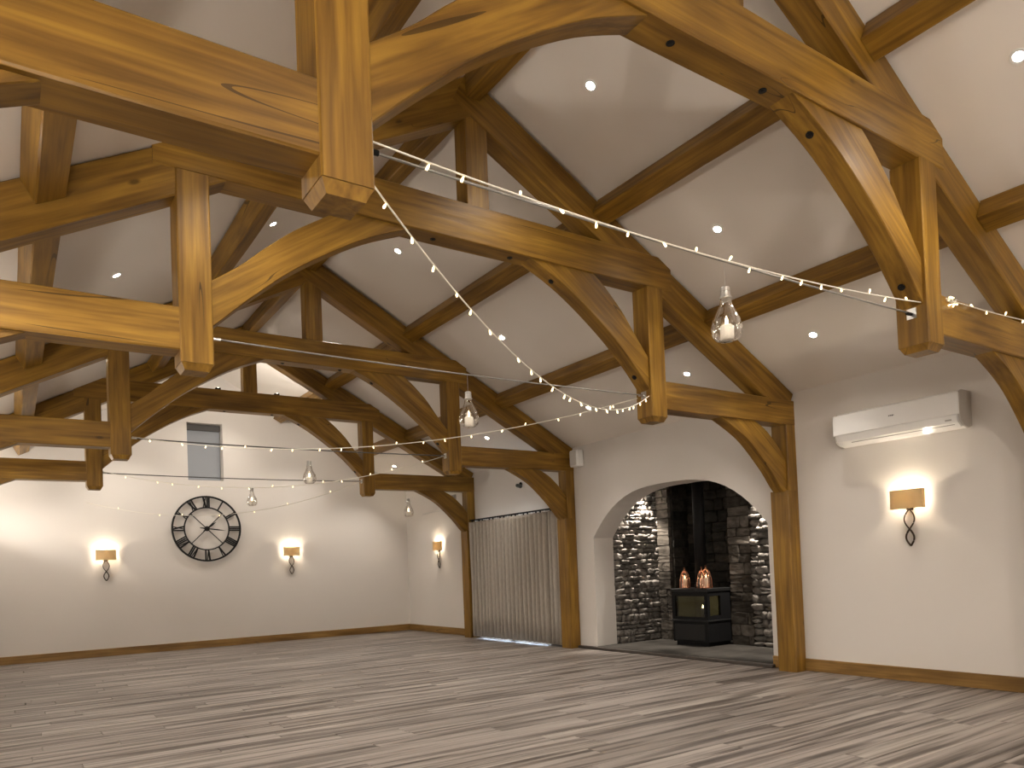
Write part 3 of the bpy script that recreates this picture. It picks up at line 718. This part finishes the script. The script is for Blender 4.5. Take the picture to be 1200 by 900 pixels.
# ------------------------------------------------------------------ air conditioner
ac = empty('air_conditioner', (XW, 3.52, 2.19)); AW, AH, AD = .57, .315, .205
prof = [(0, 0.02), (0, AH), (-AD + .05, AH), (-AD, AH - .03), (-AD, .10), (-AD + .02, .05), (-AD + .07, .015), (-.06, 0.0)]
obj('casing', prism_bm([(p[0], p[1]) for p in prof], 1, -AW + .02, AW - .02, .004), WHITEP, ac)
for s in (-1, 1):
    obj('end_cap', prism_bm([(p[0], p[1]) for p in prof], 1, min(s * (AW - .02), s * AW), max(s * (AW - .02), s * AW), .004), GREYP if False else plain('end_grey', (0.50, 0.47, 0.43), .5), ac)
obj('front_panel', box_bm((-AD - .012, -AW + .003, .105), (-AD - .0, AW - .003, AH - .022), .004), WHITEP, ac)
bm = prism_bm([(-AD - .010, .098), (-AD + .010, .045), (-AD + .068, .004), (-AD + .073, .009), (-AD + .018, .050), (-AD - .004, .098)], 1, -AW + .025, AW - .06)
obj('air_flap', bm, plain('gloss_white_flap', (0.86, 0.85, 0.83), .15), ac)
obj('flap_slot', prism_bm([(-AD + .028, .030), (-AD + .034, .0255), (-AD + .036, .028), (-AD + .030, .0325)], 1, -AW + .06, AW - .16), plain('slot_grey', (.30, .29, .28), .5), ac)
bm = bmesh.new()
for k, (a_, b_) in enumerate(((-.024, -.019), (-.015, -.004), (0.000, .012), (.016, .024))): add_box(bm, (-AD - .0135, a_, .196 - .002 * (k % 2)), (-AD - .0118, b_, .206))
obj('maker_logo', bm, plain('logo_grey', (.12, .12, .12), .4, .3), ac)
obj('display', box_bm((-AD - .004, -AW + .07, .060), (-AD + .012, -AW + .12, .072)), GREYP, ac)
tag(ac, 'white split-type air conditioner on the wall above a sconce', 'air conditioner')

# ------------------------------------------------------------------ speaker, camera, small wall fittings
sp = empty('wall_speaker', (XW, 8.10, 2.56))
obj('cabinet', box_bm((-.14, -.085, 0), (-.02, .085, .235), .018, 3), WHITEP, sp)
obj('grille', box_bm((-.150, -.07, .02), (-.139, .07, .215), .006, 2), plain('grille_grey', (.62, .60, .57), .7), sp)
obj('bracket', box_bm((-.03, -.02, .09), (0, .02, .15)), GREYP, sp)
tag(sp, 'small white loudspeaker at the hammer beam end beside the fireplace wall', 'speaker')
sg = empty('security_camera', (XW, 9.60, 2.49))
obj('camera_base', lathe_bm([(0, 0), (.035, 0), (.035, .015), (0, .015)], 14), BLACKM, sg, M=Matrix.Rotation(-PI / 2, 4, 'Y'))
obj('camera_arm', tube_bm([(-.01, 0, 0), (-.06, -.02, -.02)], .010, 8), BLACKM, sg)
obj('camera_body', lathe_bm([(0, 0), (.026, 0), (.03, .01), (.03, .10), (.024, .115), (0, .11)], 14), plain('dark_green_grey', (.05, .055, .05), .4), sg, M=T(-.06, .03, -.015) @ Matrix.Rotation(math.radians(105), 4, 'X'))
tag(sg, 'small dark camera on the wall above the curtain', 'camera')
vn = empty('wall_vent', (XW, 11.74, 2.43))
obj('vent_frame', box_bm((-.02, -.08, 0), (0, .08, .12), .005), GREYP, vn)
for i in range(4): obj('vent_slat', box_bm((-.026, -.065, .018 + i * .024), (-.018, .065, .030 + i * .024)), plain('slat_grey', (.2, .19, .18), .5), vn)
tag(vn, 'small grey vent high on the wall beside the last truss post', 'vent')
tag(obj('curtain_track', tube_bm([(XW - .05, 12.9 - i * .092, 2.285 + .012 * math.sin(i * .3)) for i in range(11)], .008, 8), STEEL), 'short bare metal rod on the wall above the corner sconce', 'rod')

# ------------------------------------------------------------------ curtain and its rail
def curtain(name, y0, y1, npl, label, x=XW - .115):
    n = npl * 10; bm = bmesh.new(); zs = [0.035, .4, .9, 1.4, 1.75, 1.93, 1.985]; rows = []
    for z in zs:
        r = []; f = .5 + .5 * (1 - z / 2)
        for i in range(n + 1):
            t = i / n; ph = t * npl * 2 * PI + .5 * math.sin(t * 9) 
            wv = 1 - 2.4 * abs(math.sin(ph / 2)) ** 0.8
            r.append(bm.verts.new((x + .044 * wv * (0.85 + .25 * f) + .006 * math.sin(z * 3 + t * 31), y0 + (y1 - y0) * t + .008 * math.sin(ph * .5 + z * 2), z)))
        rows.append(r)
    for A, B in zip(rows, rows[1:]):
        for i in range(n): bm.faces.new((A[i], A[i + 1], B[i + 1], B[i]))
    c = empty(name, (0, 0, 0))
    o = obj('curtain_fabric', bm, LINEN, c, smooth=True); md = o.modifiers.new('t', 'SOLIDIFY'); md.thickness = .004
    for k in range(npl):
        yy = y0 + (y1 - y0) * (k + .5) / npl
        obj('glider', box_bm((x - .008, yy - .010, 1.975), (x + .008, yy + .010, 2.012)), WHITEP if k % 3 == 0 else BLACKM, c)
    tag(c, label, 'curtain')
curtain('curtain', 8.80, 11.0, 20, 'wide pleated taupe curtain drawn across the glazed doors')
curtain('curtain', 8.47, 8.77, 3, 'narrow pleated taupe curtain hanging against the truss post', XW - .105)
rl = empty('curtain_rail', (XW - .115, 9.72, 2.01))
obj('rail', box_bm((-.016, -1.27, 0), (.016, 1.29, .022), .003), BLACKM, rl)
for yy in (-1.15, 0, 1.15): obj('rail_bracket', box_bm((.010, yy - .012, .005), (.113, yy + .012, .018)), BLACKM, rl)
tag(rl, 'thin black curtain rail fixed above the taupe curtain', 'curtain rail')

# ------------------------------------------------------------------ wood-burning stove with flue
SX0, SX1, SY0, SY1, SZ0, SZ1 = 7.50, 7.955, 6.58, 7.20, HZ, 0.80
st = empty('wood_stove', ((SX0 + SX1) / 2, (SY0 + SY1) / 2, SZ0))
hx, hy, hz = (SX1 - SX0) / 2, (SY1 - SY0) / 2, SZ1 - SZ0
obj('plinth', box_bm((-hx + .03, -hy + .03, 0), (hx, hy - .03, .05), .003), BLACKM, st)
obj('lower_body', box_bm((-hx, -hy, .05), (hx, hy, .33), .006), BLACKM, st)
obj('log_drawer', box_bm((-hx - .008, -hy + .06, .075), (-hx + .004, hy - .04, .285), .003), BLACK, st)
obj('ledge', box_bm((-hx - .018, -hy - .012, .325), (hx, hy + .006, .345), .003), BLACK, st)
bm = bmesh.new()     # firebox: open box with posts, the glass fills front and near side
add_box(bm, (-hx, -hy, .345), (-hx + .045, -hy + .05, .715)); add_box(bm, (-hx, hy - .05, .345), (-hx + .04, hy, .715)); add_box(bm, (hx - .20, -hy, .345), (hx, -hy + .04, .715))
add_box(bm, (-hx, -hy + .05, .345), (-hx + .035, hy - .05, .385)); add_box(bm, (-hx, -hy + .05, .66), (-hx + .035, hy - .05, .715))
add_box(bm, (-hx + .045, -hy, .345), (hx - .20, -hy + .035, .40)); add_box(bm, (-hx + .045, -hy, .66), (hx - .20, -hy + .035, .715))
add_box(bm, (hx - .03, -hy + .04, .345), (hx, hy, .715)); add_box(bm, (-hx + .04, hy - .03, .345), (hx - .03, hy, .715))
fb = obj('firebox', bm, BLACKM, st)
obj('brick_lining', box_bm((hx - .06, -hy + .05, .35), (hx - .032, hy - .04, .70)), FIREBRICK, fb)
obj('brick_lining', box_bm((-hx + .06, hy - .06, .35), (hx - .062, hy - .032, .70)), FIREBRICK, fb)
obj('stove_window', box_bm((-hx + .010, -hy + .05, .385), (-hx + .016, hy - .05, .66)), STOVEGLASS, st)
obj('stove_window', box_bm((-hx + .045, -hy + .010, .40), (hx - .20, -hy + .016, .66)), STOVEGLASS, st)
obj('door_handle', tube_bm([(-hx - .004, -hy + .03, .42), (-hx - .03, -hy + .028, .43), (-hx - .03, -hy + .028, .60), (-hx - .004, -hy + .03, .61)], .007, 8), BLACK, st)
obj('top_plate', box_bm((-hx - .012, -hy - .012, .715), (hx + .005, hy + .012, hz), .005), BLACK, st)
obj('flue_pipe', lathe_bm([(.078, 0), (.078, RZ - SZ1 - .0)], 24), BLACKM, st, smooth=True, M=T(.05, 0.02, hz))
obj('flue_collar', lathe_bm([(.092, 0), (.092, .05), (.080, .055)], 24), BLACK, st, smooth=True, M=T(.05, 0.02, hz))
tag(st, 'black steel wood stove with two glass sides and a flue', 'stove')
cnd = empty('pillar_candle', (7.63, 6.775, HZ + .347))
obj('candle_body', lathe_bm([(.026, 0), (.026, .15), (.020, .153), (0, .147)], 16), WAX, cnd, smooth=True)
obj('flame', lathe_bm([(0, .15), (.007, .162), (.006, .178), (0, .195)], 10), emit('stove_flame', (1.0, .8, .45), 25.0), cnd)
tag(cnd, 'lit ivory candle standing inside the stove', 'candle')
lamp('candle_light', 'POINT', (7.63, 6.775, HZ + .56), .20, (1.0, .82, .5), None, .01)

# ------------------------------------------------------------------ copper lanterns on the stove
def lantern(x, y, s, label):
    l = empty('candle_lantern', (x, y, SZ1)); r, h = .070 * s, .245 * s
    obj('tray', lathe_bm([(0, 0), (r, 0), (r * 1.03, .008), (r * .96, .010), (0, .008)], 20), COPPER, l)
    gl = obj('glass_cloche', lathe_bm([(r * .94, .010), (r * .86, h * .45), (r * .62, h * .78), (r * .34, h * .92)], 20, cap=False), AMBER, l, smooth=True)
    for k in range(6):
        a = k * PI / 3 + .3; obj('copper_rib', tube_bm([(r * q * math.cos(a), r * q * math.sin(a), z) for q, z in ((.98, .008), (.90, h * .45), (.66, h * .79), (.36, h * .94), (.1, h))], .0035 * s, 6), COPPER, l)
    obj('cap', lathe_bm([(r * .40, h * .91), (r * .36, h * .96), (r * .12, h), (r * .10, h + .012), (0, h + .016)], 16), COPPER, l)
    obj('ring_handle', tube_bm([(.014 * math.cos(k * PI / 6), 0, h + .028 + .014 * math.sin(k * PI / 6)) for k in range(12)], .0025, 6, True), COPPER, l)
    obj('candle', lathe_bm([(r * .34, .010), (r * .34, h * .52), (r * .26, h * .54), (0, h * .52)], 14), WAX, l, smooth=True)
    obj('flame', lathe_bm([(0, h * .53), (.006, h * .58), (.004, h * .66), (0, h * .72)], 8), FLAME, l)
    tag(l, label, 'lantern', 'copper lanterns on the stove')
    lamp('lantern_glow', 'POINT', (x, y, SZ1 + h * .66), .10, (1.0, .6, .3), None, .006)
lantern(7.66, 7.10, 1.0, 'small copper and glass candle lantern standing alone on the stove top')
lantern(7.70, 6.83, 1.0, 'copper and glass candle lantern behind another on the stove top')
lantern(7.60, 6.67, 1.08, 'larger copper and glass candle lantern at the stove top corner')

# ------------------------------------------------------------------ cables, hanging bulb lanterns, fairy lights
CZ = 2.64; CABX0, CABX1 = PL + PW, PR; yo = PD / 2
NAMES = ('the air conditioner bay truss', 'the truss beside the fireplace arch and air conditioner', 'the truss between curtain and fireplace', 'the truss closest to the clock wall')
for i, y in enumerate(TY):
    c = empty('catenary_cable', (XC, y + yo, CZ))
    pts = [(CABX0 + (CABX1 - CABX0) * k / 16 - XC, 0, -.02 * (1 - (k / 8 - 1) ** 2) + .012 * (k / 16)) for k in range(17)]
    obj('cable', tube_bm(pts, .0055 if i < 2 else .0065, 6), CABLE if i < 2 else DARKWIRE, c, smooth=True)
    for x, s in ((CABX0, 1), (CABX1, -1)):
        obj('bracket', box_bm((x - XC - .002, -.03, -.032), (x - XC + s * .006 + (.002 if s > 0 else 0), .03, .032)) if s > 0 else box_bm((x - XC - .006, -.03, -.022), (x - XC + .002, .03, .042)), STEEL, c)
        obj('eye_bolt', tube_bm([(x - XC + s * .004, 0, .006 if s < 0 else 0), (x - XC + s * .06, 0, .004 if s < 0 else 0)], .010, 8), STEEL if i != 0 else BLACKM, c)
    tag(c, 'thin cable between the hammer posts of ' + NAMES[i], 'cable', 'cables between hammer posts')
def make_bulb():
    b = empty('bulb_lantern')   # origin at the top of the cap
    obj('cap', lathe_bm([(0, 0), (.020, 0), (.024, -.004), (.024, -.022), (.022, -.024), (.025, -.028), (.025, -.046), (.030, -.050), (.030, -.056), (0, -.056)], 18), STEEL, b, smooth=False)
    outer = [(.026, -.050), (.030, -.085), (.048, -.125), (.068, -.165), (.077, -.205), (.070, -.240), (.050, -.262), (.024, -.268), (0, -.269)]
    inner = [(max(r - .003, 0), z + .0035) for r, z in outer][::-1]
    obj('glass_bulb', lathe_bm(outer, 32, cap=False), GLASS, b, smooth=True)
    cd = obj('candle', lathe_bm([(0, -.262), (.033, -.262), (.033, -.196), (.028, -.190), (0, -.192)], 16), WAX, b, smooth=False)
    obj('flame', lathe_bm([(0, -.192), (.009, -.178), (.007, -.160), (0, -.140)], 10), FLAME, cd)
    obj('candle_glow', lathe_bm([(0, -.1905), (.026, -.1905), (.026, -.189), (0, -.189)], 14), CANDLELED, cd)
    obj('hanging_wire', tube_bm([(.0, 0, -.002), (0.0, 0, .1225)], .0012, 5), STEEL, b)
    return b
bl0 = make_bulb(); lob = ['glass bulb lantern hung from ' + n for n in NAMES]
for i, y in enumerate(TY):
    b = bl0 if i == 0 else link_copy(bl0)
    b.location = ((2.93, 2.87, 2.89, 2.97)[i], y + yo, 2.497); b.rotation_euler.z = i * 1.1
    tag(b, lob[i], 'lantern', 'glass bulb lanterns')
    lamp('bulb_candle_light', 'POINT', (b.location.x, b.location.y, 2.497 - .15), .02, (1, .7, .4), None, .006)
b = link_copy(bl0); b.location = (5.50, Y4 + yo, 2.392); b.scale = (1.15,) * 3; tag(b, 'glass bulb lantern hung right under the last hammer beam', 'lantern', 'glass bulb lanterns')

LEDM = None
def fairy(P0, P1, sag, label, n=26, step=.125, side=0.0, dense=None, zfun=None):
    global LEDM
    P0, P1 = Vector(P0), Vector(P1); g = empty('fairy_lights', P0)
    def at(t):
        p = P0.lerp(P1, t); p.z -= sag * 4 * t * (1 - t) if zfun is None else zfun(t); return p - P0
    obj('wire', tube_bm([at(k / n) for k in range(n + 1)], .0040, 5), WIRE, g, smooth=True)
    L = (P1 - P0).length; k = int(L / step); sx = 1
    for q in range(1, k):
        t = q / k + random.uniform(-.25, .25) / k; p = at(t); sx = -sx
        if LEDM is None:
            me_o = obj('led_bulb', lathe_bm([(0, -.028), (.0048, -.026), (.0056, -.015), (.003, -.007), (.002, 0)], 7), LED, g, smooth=True); LEDM = me_o.data
        else:
            me_o = bpy.data.objects.new('led_bulb', LEDM); COL.objects.link(me_o); me_o.parent = g
        me_o.location = p; me_o.rotation_euler = (random.uniform(-.6, .6), random.uniform(-.6, .6) + (PI if random.random() < .22 else 0), 0)
    tag(g, label, 'string lights', 'warm fairy light strings'); return g
xl, xr = CABX0 + .01, CABX1 - .01
fairy((xl, Y1 + .028, 2.635), (xr - .005, Y1 + .028, 2.70), .075, 'fairy lights running along the cable of the truss nearest the air conditioner', step=.20)
fairy((xl, Y1 + .165, 2.63), (xr, Y2 + .02, 2.63), .42, 'fairy lights sagging from the first truss to the post beside the fireplace', step=.17)
fairy((xr, Y2 + .165, 2.64), (xl, Y3 + .02, 2.64), .265, 'fairy lights sagging from the fireplace post across to the curtain truss', step=.24)
fairy((xr, Y3 + .165, 2.65), (xl, Y4 + .02, 2.65), .30, 'fairy lights sagging between the curtain truss and the last truss', step=.30)
fairy((xr, Y4 + .165, 2.65), (xl, YB - .02, 2.50), .36, 'fairy lights sagging from the last truss to the clock wall', step=.5)
fairy((PR + PW + .14, Y1 - .012, 2.75), (XW - .02, Y1 - .10, 2.80), .02, 'fairy lights laid along the hammer beam near the air conditioner', step=.19)
# bundle of lights wound round the post
g = empty('fairy_light_bundle', (PR + PW + .02, Y1 - .02, 2.74))
bm = bmesh.new(); add_tube(bm, [(.10 * k / 40 + .012 * math.sin(k * 1.9), -.004 + .008 * math.cos(k * 2.3), .012 * math.cos(k * 1.7)) for k in range(41)], .003, 5)
obj('wire', bm, WIRE, g, smooth=True)
for k in range(6):
    o = bpy.data.objects.new('led_bulb', LEDM); COL.objects.link(o); o.parent = g
    o.location = (random.uniform(-.01, .11), random.uniform(-.012, .004), random.uniform(-.02, .02)); o.rotation_euler = (random.uniform(-1, 1), random.uniform(-2, 2), 0)
tag(g, 'tangled bright bundle of fairy lights on the post near the air conditioner', 'string lights')
